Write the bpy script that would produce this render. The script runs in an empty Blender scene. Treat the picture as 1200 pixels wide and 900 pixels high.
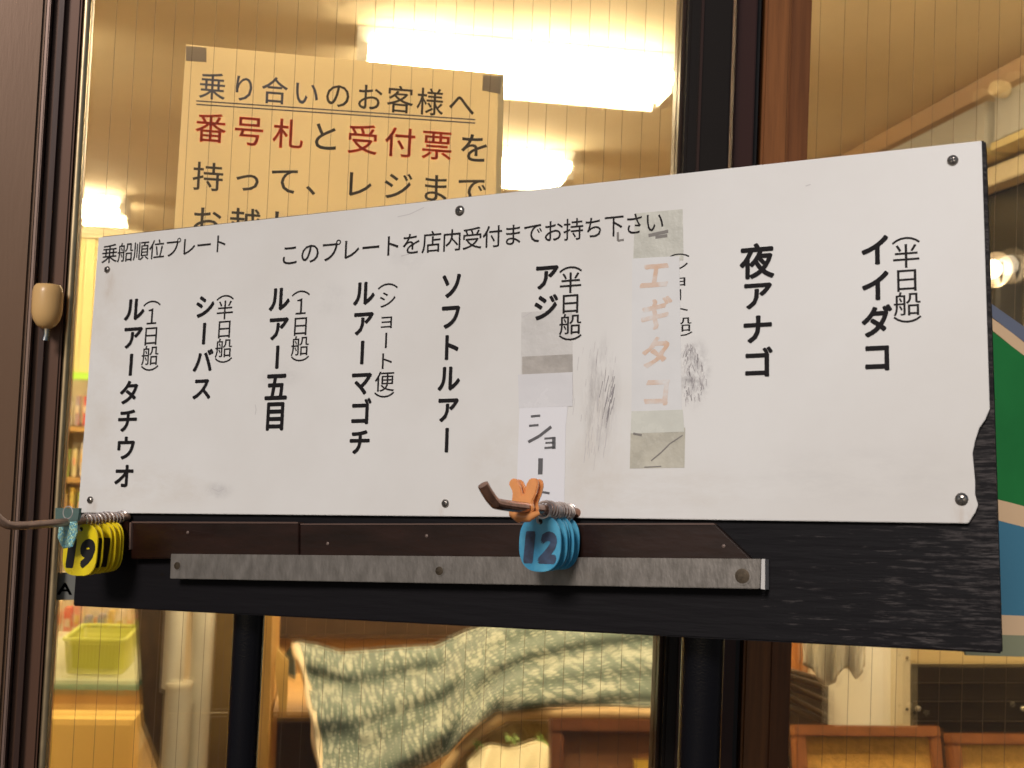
import bpy, bmesh, math, random
from mathutils import Vector, Matrix
random.seed(7)
C = bpy.context.scene.collection
S = bpy.context.scene
# ---------------------------------------------------------------- camera
FPX = 1421.0
def dcam(x, y): return Vector(((x-600)/FPX, (450-y)/FPX, -1.0))
Zc = dcam(1900, -30000).normalized()
Fc = Vector((0, 0, -1)); Fh = (Fc-Zc*Fc.dot(Zc)).normalized(); Rh = Fh.cross(Zc)
ya = math.radians(8.1)
Xc = Rh*math.cos(ya)+Fh*math.sin(ya); Yc = Zc.cross(Xc)
M3 = Matrix((Xc, Yc, Zc))                       # camera space -> world (X along the shop window, Y into the shop, Z up)
CAM = Vector((0, -1.33, 1.5))
cd = bpy.data.cameras.new('camera'); cam = bpy.data.objects.new('camera', cd); C.objects.link(cam)
cam.matrix_world = Matrix.Translation(CAM) @ M3.to_4x4()
cd.sensor_width = 36; cd.lens = 36*FPX/1200; cd.clip_start = 0.05; cd.clip_end = 500
cd.dof.use_dof = True; cd.dof.focus_distance = 1.06; cd.dof.aperture_fstop = 12
S.camera = cam
# ---------------------------------------------------------------- sky, sun, exposure
SUN_DIR = Vector((-0.40, -0.72, 0.46)).normalized()     # towards the sun
el = math.asin(SUN_DIR.z); az = math.atan2(SUN_DIR.x, SUN_DIR.y)
w = bpy.data.worlds.new('World'); S.world = w; w.use_nodes = True
nt = w.node_tree; sky = nt.nodes.new('ShaderNodeTexSky'); sky.sky_type = 'NISHITA'
sky.sun_disc = False; sky.sun_elevation = el; sky.sun_rotation = az
nt.links.new(sky.outputs[0], nt.nodes['Background'].inputs[0]); nt.nodes['Background'].inputs[1].default_value = 0.035
ld = bpy.data.lights.new('sun', 'SUN'); ld.energy = 2.2; ld.angle = math.radians(14); ld.color = (1.0, .92, .87)
lo = bpy.data.objects.new('sun', ld); C.objects.link(lo)
lo.rotation_euler = SUN_DIR.to_track_quat('Z', 'Y').to_euler(); lo.location = SUN_DIR*20
S.view_settings.view_transform = 'Standard'; S.view_settings.look = 'None'; S.view_settings.exposure = 0
S.render.engine = 'CYCLES'; S.cycles.use_denoising = True
S.cycles.max_bounces = 8; S.cycles.transparent_max_bounces = 16; S.cycles.sample_clamp_indirect = 4

# ---------------------------------------------------------------- rays on planes
def ray(x, y): return M3 @ dcam(x, y)
def onY(x, y, Y): r = ray(x, y); return CAM+r*((Y-CAM.y)/r.y)
def onX(x, y, X): r = ray(x, y); return CAM+r*((X-CAM.x)/r.x)
def onZ(x, y, Z): r = ray(x, y); return CAM+r*((Z-CAM.z)/r.z)
# the sign board's own plane
bV = (M3 @ dcam(852, -9330)).normalized(); bU = -(M3 @ dcam(-2597, 574)).normalized()
bU = (bU-bV*bU.dot(bV)).normalized(); bN = bU.cross(bV)
bO = CAM+ray(118, 278)*1.22
BM = Matrix((bU, bV, bN)).transposed().to_4x4(); BM.translation = bO
def pb(x, y, n=0.0):                              # board coordinates (u, v) of a photograph point at height n over the board
    r = ray(x, y); t = (n-(CAM-bO).dot(bN))/r.dot(bN); p = CAM+r*t-bO
    return p.dot(bU), p.dot(bV)
def pb3(x, y, n): u, v = pb(x, y, n); return Vector((u, v, n))

# ---------------------------------------------------------------- materials
MATS = {}
def mat(name, col, rough=.5, metal=0, var=.0, vscale=20, stretch=(1,1,1), bump=0, bscale=60, spec=.5, col2=None, detail=4, coat=0, emit=None, estr=0, transl=0):
    if name in MATS: return MATS[name]
    m = bpy.data.materials.new(name); m.use_nodes = True; t = m.node_tree; b = t.nodes['Principled BSDF']; L = t.links
    b.inputs['Base Color'].default_value = (*col, 1); b.inputs['Roughness'].default_value = rough
    b.inputs['Metallic'].default_value = metal; b.inputs['Specular IOR Level'].default_value = spec; b.inputs['Coat Weight'].default_value = coat
    tc = t.nodes.new('ShaderNodeTexCoord'); mp = t.nodes.new('ShaderNodeMapping'); mp.inputs['Scale'].default_value = stretch
    L.new(tc.outputs['Object'], mp.inputs[0])
    if var or col2:
        n = t.nodes.new('ShaderNodeTexNoise'); n.inputs['Scale'].default_value = vscale; n.inputs['Detail'].default_value = detail
        n.inputs['Roughness'].default_value = .6
        L.new(mp.outputs[0], n.inputs['Vector'])
        cr = t.nodes.new('ShaderNodeValToRGB'); cr.color_ramp.elements[0].position = .35; cr.color_ramp.elements[1].position = .65
        c2 = col2 or tuple(c*(1-var) for c in col)
        cr.color_ramp.elements[0].color = (*c2, 1); cr.color_ramp.elements[1].color = (*col, 1)
        L.new(n.outputs[0], cr.inputs[0]); L.new(cr.outputs[0], b.inputs['Base Color'])
        r = t.nodes.new('ShaderNodeMapRange'); r.inputs[3].default_value = max(0, rough-.08); r.inputs[4].default_value = min(1, rough+.1)
        L.new(n.outputs[0], r.inputs[0]); L.new(r.outputs[0], b.inputs['Roughness'])
    if bump:
        n2 = t.nodes.new('ShaderNodeTexNoise'); n2.inputs['Scale'].default_value = bscale; n2.inputs['Detail'].default_value = 6
        L.new(mp.outputs[0], n2.inputs['Vector'])
        bp = t.nodes.new('ShaderNodeBump'); bp.inputs['Strength'].default_value = bump; bp.inputs['Distance'].default_value = .002
        L.new(n2.outputs[0], bp.inputs['Height']); L.new(bp.outputs[0], b.inputs['Normal'])
    if emit:
        b.inputs['Emission Color'].default_value = (*emit, 1); b.inputs['Emission Strength'].default_value = estr
    if transl:
        tr = t.nodes.new('ShaderNodeBsdfTranslucent'); tr.inputs[0].default_value = (*col, 1); mx = t.nodes.new('ShaderNodeMixShader'); mx.inputs[0].default_value = transl
        L.new(b.outputs[0], mx.inputs[1]); L.new(tr.outputs[0], mx.inputs[2]); L.new(mx.outputs[0], t.nodes['Material Output'].inputs[0])
    MATS[name] = m; return m

def glass_mat(name, tint, scatter, rough):
    m = bpy.data.materials.new(name); m.use_nodes = True; t = m.node_tree; t.nodes.remove(t.nodes['Principled BSDF']); L = t.links
    tr = t.nodes.new('ShaderNodeBsdfTransparent'); tr.inputs[0].default_value = (*tint, 1)
    rf = t.nodes.new('ShaderNodeBsdfRefraction'); rf.inputs['IOR'].default_value = 1.0001+.04; rf.inputs['Roughness'].default_value = rough; rf.inputs[0].default_value = (*tint, 1)
    gl = t.nodes.new('ShaderNodeBsdfGlossy'); gl.inputs['Roughness'].default_value = .03
    tc = t.nodes.new('ShaderNodeTexCoord'); n = t.nodes.new('ShaderNodeTexNoise'); n.inputs['Scale'].default_value = 9; n.inputs['Detail'].default_value = 8; n.inputs['Roughness'].default_value = .75
    L.new(tc.outputs['Object'], n.inputs['Vector'])
    mr = t.nodes.new('ShaderNodeMapRange'); mr.inputs[1].default_value = .35; mr.inputs[2].default_value = .75; mr.inputs[3].default_value = scatter*.6; mr.inputs[4].default_value = scatter*1.8
    L.new(n.outputs[0], mr.inputs[0])
    m1 = t.nodes.new('ShaderNodeMixShader'); L.new(mr.outputs[0], m1.inputs[0]); L.new(tr.outputs[0], m1.inputs[1]); L.new(rf.outputs[0], m1.inputs[2])
    fr = t.nodes.new('ShaderNodeFresnel'); fr.inputs[0].default_value = 1.45
    m2 = t.nodes.new('ShaderNodeMixShader'); L.new(fr.outputs[0], m2.inputs[0]); L.new(m1.outputs[0], m2.inputs[1]); L.new(gl.outputs[0], m2.inputs[2])
    L.new(m2.outputs[0], t.nodes['Material Output'].inputs[0]); return m

# ---------------------------------------------------------------- mesh building
def wm(o):
    m = o.matrix_basis.copy()
    while o.parent: o = o.parent; m = o.matrix_basis @ m
    return m
class MB:
    def __init__(s): s.v = []; s.f = []; s.m = []
    def add(s, v, f, mi=0):
        k = len(s.v); s.v += [Vector(a) for a in v]; s.f += [tuple(i+k for i in a) for a in f]; s.m += [mi]*len(f); return s
    def box(s, x0, x1, y0, y1, z0, z1, mi=0):
        v = [(x, y, z) for x in (x0, x1) for y in (y0, y1) for z in (z0, z1)]
        return s.add(v, [(0,1,3,2), (4,6,7,5), (0,4,5,1), (2,3,7,6), (0,2,6,4), (1,5,7,3)], mi)
    def prism(s, poly, off, mi=0):                 # poly of 3-D points, offset vector
        n = len(poly); off = Vector(off); v = [Vector(p) for p in poly]+[Vector(p)+off for p in poly]
        return s.add(v, [tuple(range(n)), tuple(reversed(range(n, 2*n)))]+[(i, i+n, (i+1) % n+n, (i+1) % n) for i in range(n)], mi)
    def tube(s, pts, r, seg=12, mi=0, cap=True):
        pts = [Vector(p) for p in pts]; rs = r if isinstance(r, (list, tuple)) else [r]*len(pts); v = []; f = []
        d0 = (pts[1]-pts[0]).normalized(); a = d0.orthogonal().normalized()
        for i, p in enumerate(pts):
            d = (pts[min(i+1, len(pts)-1)]-pts[max(i-1, 0)]).normalized()
            a = (a-d*a.dot(d)).normalized(); b = d.cross(a)
            v += [p+(a*math.cos(k*2*math.pi/seg)+b*math.sin(k*2*math.pi/seg))*rs[i] for k in range(seg)]
        for i in range(len(pts)-1):
            for k in range(seg): f.append((i*seg+k, i*seg+(k+1) % seg, (i+1)*seg+(k+1) % seg, (i+1)*seg+k))
        if cap: f += [tuple(reversed(range(seg))), tuple(range((len(pts)-1)*seg, len(pts)*seg))]
        return s.add(v, f, mi)
    def lathe(s, base, axis, prof, seg=20, mi=0):   # prof: (radius, height along the axis)
        axis = Vector(axis).normalized(); a = axis.orthogonal().normalized(); b = axis.cross(a); v = []; f = []
        for r, h in prof: v += [Vector(base)+axis*h+(a*math.cos(k*2*math.pi/seg)+b*math.sin(k*2*math.pi/seg))*r for k in range(seg)]
        for i in range(len(prof)-1):
            for k in range(seg): f.append((i*seg+k, i*seg+(k+1) % seg, (i+1)*seg+(k+1) % seg, (i+1)*seg+k))
        f += [tuple(reversed(range(seg))), tuple(range((len(prof)-1)*seg, len(prof)*seg))]
        return s.add(v, f, mi)
    def build(s, name, mats, parent=None, local=False, smooth=False, bevel=0, fix=True):
        me = bpy.data.meshes.new(name); o = bpy.data.objects.new(name, me); C.objects.link(o)
        v = s.v
        if parent: 
            o.parent = parent
            if not local: inv = wm(parent).inverted(); v = [inv @ p for p in v]
        me.from_pydata([tuple(p) for p in v], [], s.f)
        for m in (mats if isinstance(mats, (list, tuple)) else [mats]): me.materials.append(m)
        me.polygons.foreach_set('material_index', s.m)
        if fix or bevel:
            bm = bmesh.new(); bm.from_mesh(me)
            if fix: bmesh.ops.recalc_face_normals(bm, faces=bm.faces)
            if bevel: bmesh.ops.bevel(bm, geom=[e for e in bm.edges if len(e.link_faces) == 2 and e.calc_face_angle(0) > .5], offset=bevel, segments=2, affect='EDGES', clamp_overlap=True)
            bm.to_mesh(me); bm.free()
        if smooth:
            me.shade_smooth()
            try: me.set_sharp_from_angle(angle=math.radians(40))
            except Exception: pass
        me.update(); return o
def tag(o, label=None, cat=None, group=None, kind=None):
    if label: o['label'] = label
    if cat: o['category'] = cat
    if group: o['group'] = group
    if kind: o['kind'] = kind
    return o
def thing(name, loc, label, cat, group=None, matrix=None):
    o = bpy.data.objects.new(name, None); C.objects.link(o); o.empty_display_size = .05
    if matrix: o.matrix_basis = matrix
    else: o.location = loc
    return tag(o, label, cat, group)
def ppx(poly, Y, th): return MB().prism([onY(x, y, Y) for x, y in poly], (0, th, 0))

# ---------------------------------------------------------------- lettering
GC = {}
LIFT = Vector((0, 0, 1))                         # direction in which copies of a glyph are stacked
def glyph(ch, bold):
    if (ch, bold) in GC: return GC[ch, bold]
    c = bpy.data.curves.new('glyph', 'FONT'); c.body = ch; c.size = 1; c.resolution_u = 3; 
    o = bpy.data.objects.new('glyph', c); C.objects.link(o); bpy.context.view_layer.update()
    me = bpy.data.meshes.new_from_object(o.evaluated_get(bpy.context.evaluated_depsgraph_get()))
    v = [(p.co.x, p.co.y) for p in me.vertices]; f = [tuple(p.vertices) for p in me.polygons]
    bpy.data.objects.remove(o); bpy.data.curves.remove(c); bpy.data.meshes.remove(me)
    GC[ch, bold] = (v, f); return v, f
def put(mb, ch, bold, cx, cy, wu, hv, fn, rot=False, slant=0, fit=False, mi=0, roll=0, dirn=None):
    # a heavy stroke is the regular glyph laid down several times, each copy a few microns above the last
    if bold > .001:
        D = [(0, 0)]+[(math.cos(a)*bold, math.sin(a)*bold) for a in [k*math.pi/4 for k in range(8)]]
        for k, (dx, dy) in enumerate(D):
            put(mb, ch, 0, cx+dx*wu, cy+dy*hv, wu, hv, (lambda a, b, k=k: fn(a, b)+LIFT*(k*3e-6)), rot, slant, fit, mi, roll)
        return
    v, f = glyph(ch, 0)
    if fit:
        xs = [p[0] for p in v]; ys = [p[1] for p in v]; x0, x1, y0, y1 = min(xs), max(xs), min(ys), max(ys)
        v = [((x-x0)/(x1-x0)-.5, (y-y0)/(y1-y0)-.5) for x, y in v]
    else: v = [(x-.5, y-.38) for x, y in v]
    if rot: v = [(y, -x) for x, y in v]
    if slant: v = [(x+y*slant, y) for x, y in v]
    if roll: v = [(x*math.cos(roll)-y*math.sin(roll), x*math.sin(roll)+y*math.cos(roll)) for x, y in v]
    mb.add([fn(cx+x*wu, cy+y*hv) for x, y in v], f, mi)
PN = .0052                                         # height of the plate's face over the board
def cell(x, y, wp, hp, n=PN):
    u0, _ = pb(x-wp/2, y, n); u1, _ = pb(x+wp/2, y, n); _, v0 = pb(x, y+hp/2, n); _, v1 = pb(x, y-hp/2, n)
    u, v = pb(x, y, n); return u, v, u1-u0, v1-v0
def column(text, x0, y0, x1, y1, wpx, bold, mb, n=PN, mi=0, jig=0):
    k = len(text); hp = (y1-y0)/k
    for i, ch in enumerate(text):
        t = (i+.5)/k; x = x0+(x1-x0)*t; y = y0+(y1-y0)*t
        u, v, wu, hv = cell(x, y, wpx, hp, n)
        ks = .87 if '゠' <= ch <= 'ヿ' else 1.0      # kana are smaller than kanji
        put(mb, ch, bold, u+random.uniform(-jig, jig), v, wu*1.1*(.93 if ks < 1 else 1), hv*1.07*ks, lambda a, b: Vector((a, b, n+.0003)), rot=ch in 'ー（）', mi=mi)

# ---------------------------------------------------------------- palette
M_wall = mat('cream_wallpaper', (.62, .52, .36), .8, var=.12, vscale=5, bump=.15, bscale=300)
M_ceil = mat('ceiling_board', (.75, .65, .45), .85, var=.12, vscale=3, bump=.2, bscale=200)
M_floor = mat('wood_floor', (.42, .27, .11), .5, var=.3, vscale=4, stretch=(8, 1, 1))
M_pave = mat('pavement', (.16, .15, .14), .9, var=.3, vscale=15, bump=.4, bscale=80)
M_brown = mat('brown_anodised_frame', (.050, .024, .017), .38, metal=.25, var=.15, vscale=6, stretch=(1, 1, .1), bump=.03, bscale=400)
M_brown2 = mat('brown_painted_wood', (.27, .095, .022), .45, var=.3, vscale=30, stretch=(6, 6, .25), bump=.05, bscale=120)
M_black = mat('black_rubber', (.012, .01, .009), .6)
M_bead = mat('gold_reflection_bead', (.70, .54, .32), .32, metal=.9, var=.15, vscale=30)  # gold base colour holds the lamp reflections of a steel bead
M_wire = mat('dark_wire', (.12, .08, .05), .6)
GL = glass_mat('window_glass', (.97, .96, .92), .27, .18)

# ================================================================= SETTING
ZC = 2.5
tag(MB().box(-30, 30, -40, -.18, -.3, 0).build('pavement', M_pave), kind='structure')
tag(MB().box(-4, 1.9, -.18, 5.6, -.29, .012).build('floor', M_floor), kind='structure')
tag(MB().box(-4, 1.9, -.18, 5.6, ZC, ZC+.2).build('ceiling', M_ceil), kind='structure')
tag(MB().box(-4, 1.9, 5.45, 5.6, .012, ZC).build('wall_back', M_wall), kind='structure')
tag(MB().box(-4, -3.85, .1, 5.45, .012, ZC).build('wall_left', M_wall), kind='structure')
# right wall with a dark window in it
wr = MB()
wy0 = onX(1187, 230, 1.69).y; 
wr.box(1.69, 1.9, .1, .55, .012, ZC).box(1.69, 1.9, 2.6, 5.45, .012, ZC).box(1.69, 1.9, .55, 2.6, 2.28, ZC).box(1.69, 1.9, .55, 2.6, .012, .9)
tag(wr.build('wall_right', M_wall), kind='structure')
M_front = mat('dark_facade_panel', (.05, .032, .025), .6, var=.3, vscale=8, bump=.2)
fw = MB().box(-4, -.50, -.04, .08, .012, ZC).box(-.50, 1.9, -.04, .08, 2.2, ZC).box(1.70, 1.9, -.04, .08, .012, 2.2)
tag(fw.build('wall_front', M_front), kind='structure')

# ceiling light fixtures
M_tube = mat('lit_tube', (1, .9, .7), .4, emit=(1, .81, .50), estr=135)
M_house = mat('white_enamel', (.8, .78, .72), .4)
M_tube2 = mat('lit_tube_dimmer', (1, .9, .7), .4, emit=(1, .81, .52), estr=92)
def ceiling_light(x0, x1, Y, label, m=None):
    t = thing('ceiling_light', ((x0+x1)/2, Y, ZC), label, 'ceiling light', 'fluorescent lights on the shop ceiling')
    h = MB(); h.prism([(x0, Y-.09, ZC-.002), (x0, Y-.05, ZC-.035), (x0, Y+.05, ZC-.035), (x0, Y+.09, ZC-.002)], (x1-x0, 0, 0)); h.build('housing', M_house, t)
    for s in (-1, 1):
        b = MB().tube([(x0+.03, Y+s*.045, ZC-.075), (x1-.03, Y+s*.045, ZC-.075)], .016, 14).build('tube', m or M_tube, t, smooth=True)
    for x in (x0, x1-.028): MB().box(x, x+.028, Y-.07, Y+.07, ZC-.098, ZC-.036).build('end_holder', M_house, t)
    return t
for xa_, xb_, yy, lab in ((416, 790, 96, 'long lit fluorescent light on the ceiling above the paper notice, nearest the window'),
        (415, 668, 205, 'lit fluorescent light on the ceiling lower in view, just right of the paper notice'),
        (-60, 150, 250, 'lit fluorescent light at the far left above the top left corner of the sign board')):
    q = onZ(xb_, yy+8*(xb_ > 700), ZC-.065); q0 = onZ(xa_, yy, ZC-.065); ceiling_light(q0.x, q.x, q.y, lab, M_tube2)
ceiling_light(.72, 1.6, .22, 'added unseen fluorescent fill light on the ceiling above the cork boards, over the frame at the right')  # unseen fixture added to brighten the goods at the lower right
ceiling_light(-1.95, -.82, 1.67, 'added unseen fluorescent fill light on the ceiling beyond the left jamb, in line with the nearest light')  # unseen fixture added to brighten the upper left of the ceiling
ceiling_light(-.45, .55, .22, 'added unseen fluorescent fill light on the ceiling just inside the sliding doors, above the frame')  # unseen fixture added as fill for the goods behind the doors
# cornice, light box and window on the right wall
cn = MB().prism([(1.689, .09, ZC-.002), (1.62, .09, ZC-.002), (1.635, .09, ZC-.045), (1.689, .09, ZC-.075)], (0, 5.35, 0))
tag(cn.build('cornice', mat('tan_cornice', (.42, .27, .13), .5)), 'tan moulding sloping along the top of the right wall', 'moulding')
dw = thing('wall_window', (1.69, 1.5, .9), 'dark window in the right wall seen past the top right corner of the sign board', 'window')
M_cream = mat('cream_paint', (.62, .54, .36), .45, var=.1)
MB().box(1.72, 1.735, .55, 2.6, .9, 2.28).build('pane', mat('night_glass', (.02, .02, .012), .08, spec=.6), dw)
for y in (.55, 1.02, 1.32, 1.95, 2.54): MB().box(1.665, 1.719, y, y+.06, .95, 2.22).build('post', M_cream, dw, bevel=.003)
for z in (.9, 2.22): MB().box(1.66, 1.719, .55, 2.6, z, z+.05).build('rail', M_cream, dw, bevel=.003)
lb = thing('curtain_box', (1.6, 1.4, 2.3), 'pale grey box fixed along the right wall under the sloping moulding', 'curtain box')
p0 = onX(1157, 150, 1.60); 
for (a, b) in ((.35, p0.y-.03), (p0.y+.01, 3.4)):
    MB().box(1.60, 1.688, a, b, 2.30, 2.42).build('box_section', mat('pale_grey_metal', (.42, .42, .40), .45), lb, bevel=.004)
    MB().box(1.594, 1.688, a, b, 2.28, 2.299).build('bottom_trim', mat('yellow_trim', (.55, .45, .2), .5), lb)
q = onX(1181, 106, 1.60)
MB().lathe((1.60, q.y, q.z), (-1, -.2, 0), [(.012, 0), (.02, .006), (.022, .03), (.017, .045), (.006, .048)], 20).build('spotlight', mat('cream_plastic', (.72, .60, .38), .4), lb, smooth=True)
q = onX(1166, 316, 1.60)
gl = thing('wall_lamp', (1.66, q.y, q.z), 'small bright round lamp by the dark window beside the right edge of the sign board', 'lamp')
MB().lathe((1.6, q.y, q.z), (-1, -.6, 0), [(.006, -.006), (.02, 0), (.024, .012), (.02, .026), (.01, .032)], 24).build('bulb', mat('lit_bulb', (1, .9, .75), .4, emit=(1, .86, .66), estr=5), gl, smooth=True)
MB().lathe((1.6, q.y, q.z), (-1, -.6, 0), [(.012, -.03), (.042, -.008), (.045, -.002), (.016, -.008)], 24).build('reflector', mat('pale_reflector', (.7, .62, .5), .25, metal=.6), gl, smooth=True)
MB().box(1.61, 1.664, q.y-.012, q.y+.012, q.z-.2, q.z+.02).build('bracket', M_black, gl)

# ================================================================= DOORS
ZB, ZT = .03, 2.2
jamb = thing('door_jamb', (-.36, 0, 0), 'brown metal door jamb running up the left edge behind the cream hook', 'door frame')
def X(x, y, Y): return onY(x, y, Y).x
xa = X(54, 0, -.034)
MB().box(-.499, xa, -.034, .05, ZB-.017, ZT).build('outer_post', mat('brown_anodised_post', (.17, .095, .055), .34, metal=.35, var=.15, vscale=6, stretch=(1, 1, .1), bump=.03, bscale=400), jamb, bevel=.003)
MB().box(xa+.0005, xa+.004, -.031, .05, ZB-.017, ZT).build('edge_highlight', mat('highlight_and_edge_metal', (.32, .22, .18), .3, metal=.6), jamb, bevel=.001)  # highlight along the jamb edge, built as a paler strip
xb = X(96, 0, -.02)
MB().box(xa+.005, xb, -.02, .045, ZB-.017, ZT).build('inner_post', mat('brown_anodised_inner', (.12, .058, .035), .38, metal=.3), jamb, bevel=.002)
MB().box(xa+.012, xa+.017, -.028, -.0205, ZB-.017, ZT).build('rib', M_brown, jamb)
xg0 = X(105, 0, 0)
d1 = thing('sliding_door', ((xb+.4)/2, 0, ZB), 'sliding glass door with the paper notice behind its wired pane, left of the brown stiles', 'door')
MB().tube([(xb+.0042, -.012, ZB), (xb+.0042, -.012, ZT)], .0042, 12).build('glazing_bead', M_bead, d1, smooth=True)
MB().box(xb+.0002, xg0, -.007, .02, ZB, ZT).build('gasket', M_black, d1)
xr = X(798, 0, 0)
MB().box(xg0, xr, .0, .005, .3, ZT-.03).build('glass_pane', GL, d1)
MB().box(xg0, xr, -.02, .03, ZB, .299).build('bottom_rail', M_brown, d1, bevel=.002)
MB().box(xg0, xr, -.02, .03, ZT-.029, ZT).build('top_rail', M_brown, d1, bevel=.002)
MB().box(xr, xr+.004, -.010, .02, ZB, ZT).build('glazing_bead', mat('brown_bead', (.05, .03, .02), .3, metal=.5), d1, bevel=.001)
xs = X(861, 0, -.022)
MB().box(xr+.0045, xs, -.022, .03, ZB, ZT).build('stile', mat('dark_stile', (.012, .008, .006), .5, spec=.3, metal=.1, bump=.03), d1, bevel=.003)
MB().box(xr+.018, xr+.021, -.0245, -.0225, ZB, ZT).build('rib', M_brown, d1)
x2 = X(862, 0, .02); x3 = X(886, 0, .02)
MB().box(max(x2, xs+.0005), x3, .012, .05, ZB, ZT).build('meeting_stile', mat('red_brown_stile', (.040, .012, .008), .45, metal=.1), d1, bevel=.002)
MB().box(x3+.0005, x3+.010, .03, .06, ZB, ZT).build('seal', M_black, d1)
xw = xg0+.006
xo0_ = X(898, 0, .045)
while xw < xr-.004:
    MB().tube([(xw, .0025, .3), (xw+random.uniform(-.0006, .0006), .0025, 1.2), (xw+random.uniform(-.001, .001), .0025, ZT-.03)], .00026, 4, cap=False).build('wire', M_wire, d1)
    xw += .0215+random.uniform(-.002, .0022)
MB().box(xs-.012, xo0_+.01, .0605, .064, ZB, ZT).build('light_stop_strip', M_black, d1)  # added backing that stops lamp light leaking between the stiles
d2 = thing('sliding_door', (1.1, .06, ZB), 'sliding glass door behind the right end of the sign board, right of the orange brown stile', 'door')
xo0 = X(898, 0, .045); xo1 = X(953.5, 0, .045)
MB().box(xo0, xo0+(xo1-xo0)*.55, .045, .1, ZB, ZT).build('stile', M_brown2, d2, bevel=.003)
MB().box(xo0+(xo1-xo0)*.55+.0003, xo1, .048, .1, ZB, ZT).build('stile', mat('brown_painted_wood_darker', (.20, .066, .015), .45, var=.3, vscale=30, stretch=(6, 6, .25)), d2, bevel=.002)
MB().box(xo1, 1.64, .07, .075, .3, ZT-.03).build('glass_pane', glass_mat('window_glass_right', (.95, .93, .88), .16, .12), d2)
MB().box(xo1, 1.64, .05, .1, ZB, .299).build('bottom_rail', M_brown, d2)
MB().box(xo1, 1.64, .05, .1, ZT-.029, ZT).build('top_rail', M_brown, d2)
MB().box(1.64, 1.6995, .045, .0995, ZB, ZT).build('stile', M_brown, d2)
xw = xo1+.02
while xw < 1.62:
    MB().tube([(xw, .0725, .3), (xw+random.uniform(-.001, .001), .0725, ZT-.03)], .00026, 4, cap=False).build('wire', M_wire, d2)
    xw += .0295+random.uniform(-.002, .002)
# cream hook on the jamb
q = onY(57, 372, -.02)
hk = thing('coat_hook', tuple(q), 'cream plastic knob with a short metal pin stuck on the left brown jamb', 'hook')
q0 = onY(57, 334, -.03); q1 = onY(56, 386, -.03); hh = (q0-q1).length; wd = (onY(75, 350, -.03)-onY(39, 350, -.03)).length/2
prof = [(.30, 0), (.62, .07), (.86, .19), (.98, .34), (1, .5), (1, .80), (.93, .92), (.78, .985), (.55, 1)]
kb = MB().lathe(Vector((q1.x, -.0385, q1.z)), (0, 0, 1), [(r*wd, h*hh) for r, h in prof], 28)
kb.build('knob', mat('cream_translucent_plastic', (.85, .54, .22), .3, transl=.2), hk, smooth=True)
MB().tube([(q1.x+.001, -.0385, q1.z+.002), (q1.x+.001, -.0385, q1.z-.006), (q1.x, -.0385, q1.z-.012)], [.0035, .0028, .0035], 12).build('pin', mat('steel', (.6, .58, .55), .2, metal=1), hk, smooth=True)
# grey sticker with a letter
stk = thing('glass_sticker', tuple(onY(72, 700, -.004)), 'grey strip with a black letter A on the glass left of the yellow tags', 'sticker')
MB().prism([onY(x, y, -.0004) for x, y in ((64, 671), (140, 671), (137, 703), (62, 703))], (0, -.0006, 0)).build('strip', mat('grey_film', (.16, .16, .14), .5), stk)
lt = MB(); pA = onY(76, 690, -.0012); sA = (onY(88, 690, 0)-onY(66, 690, 0)).length
put(lt, 'A', .03, pA.x, pA.z, sA*.75, sA*.62, lambda a, b: Vector((a, -.0013, b)), fit=True)
lt.build('lettering', mat('black_print', (.012, .012, .012), .5), stk, fix=False)

# ================================================================= PAPER NOTICE
LIFT = Vector((0, -1, 0))
NY = .0095
no = thing('paper_notice', tuple(onY(400, 300, NY)), 'cream paper notice with black and red Japanese writing taped inside the left window', 'notice')
M_paper = mat('cream_paper', (.85, .76, .58), .55, var=.05, vscale=8, transl=.6)
def nq(x, y): return onY(x, y, NY)
pc = [nq(218, 52), nq(591, 87), nq(583, 430), nq(196, 392)]
MB().prism(pc, (0, .0006, 0)).build('paper', M_paper, no)
M_tape = mat('grey_tape', (.55, .48, .38), .4, transl=.5)
for r in ([(218, 54), (242, 56), (242, 73), (218, 71)], [(566, 88), (588, 90), (586, 110), (565, 106)]):
    MB().prism([onY(x, y, NY-.0006) for x, y in r], (0, .0004, 0)).build('tape', M_tape, no)
MB().prism([onY(x, y, NY-.0004) for x, y in ((584, 88), (591, 88), (583, 400), (577, 400))], (0, .0003, 0)).build('laminate_edge', mat('clear_laminate', (.85, .8, .62), .2, transl=.5), no)
M_ink = mat('ink_brown_black', (.06, .042, .025), .6); M_inkb = mat('ink_blue_grey', (.14, .14, .19), .6); M_inkr = mat('ink_red', (1, .24, .08), .6, transl=.85)
def nrow(items, y_at, hpx, mb, bold):
    for ch, x, w_, mi in items:
        y = y_at(x); p = nq(x, y); wu = (nq(x+w_/2, y)-nq(x-w_/2, y)).length; hv = (nq(x, y-hpx/2)-nq(x, y+hpx/2)).length
        sl = -.035
        put(mb, ch, bold, p.x, p.z, wu*.99, hv*.97, lambda a, b: Vector((a, NY-.0005+0*(a), b+sl*0)), mi=mi)
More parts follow.
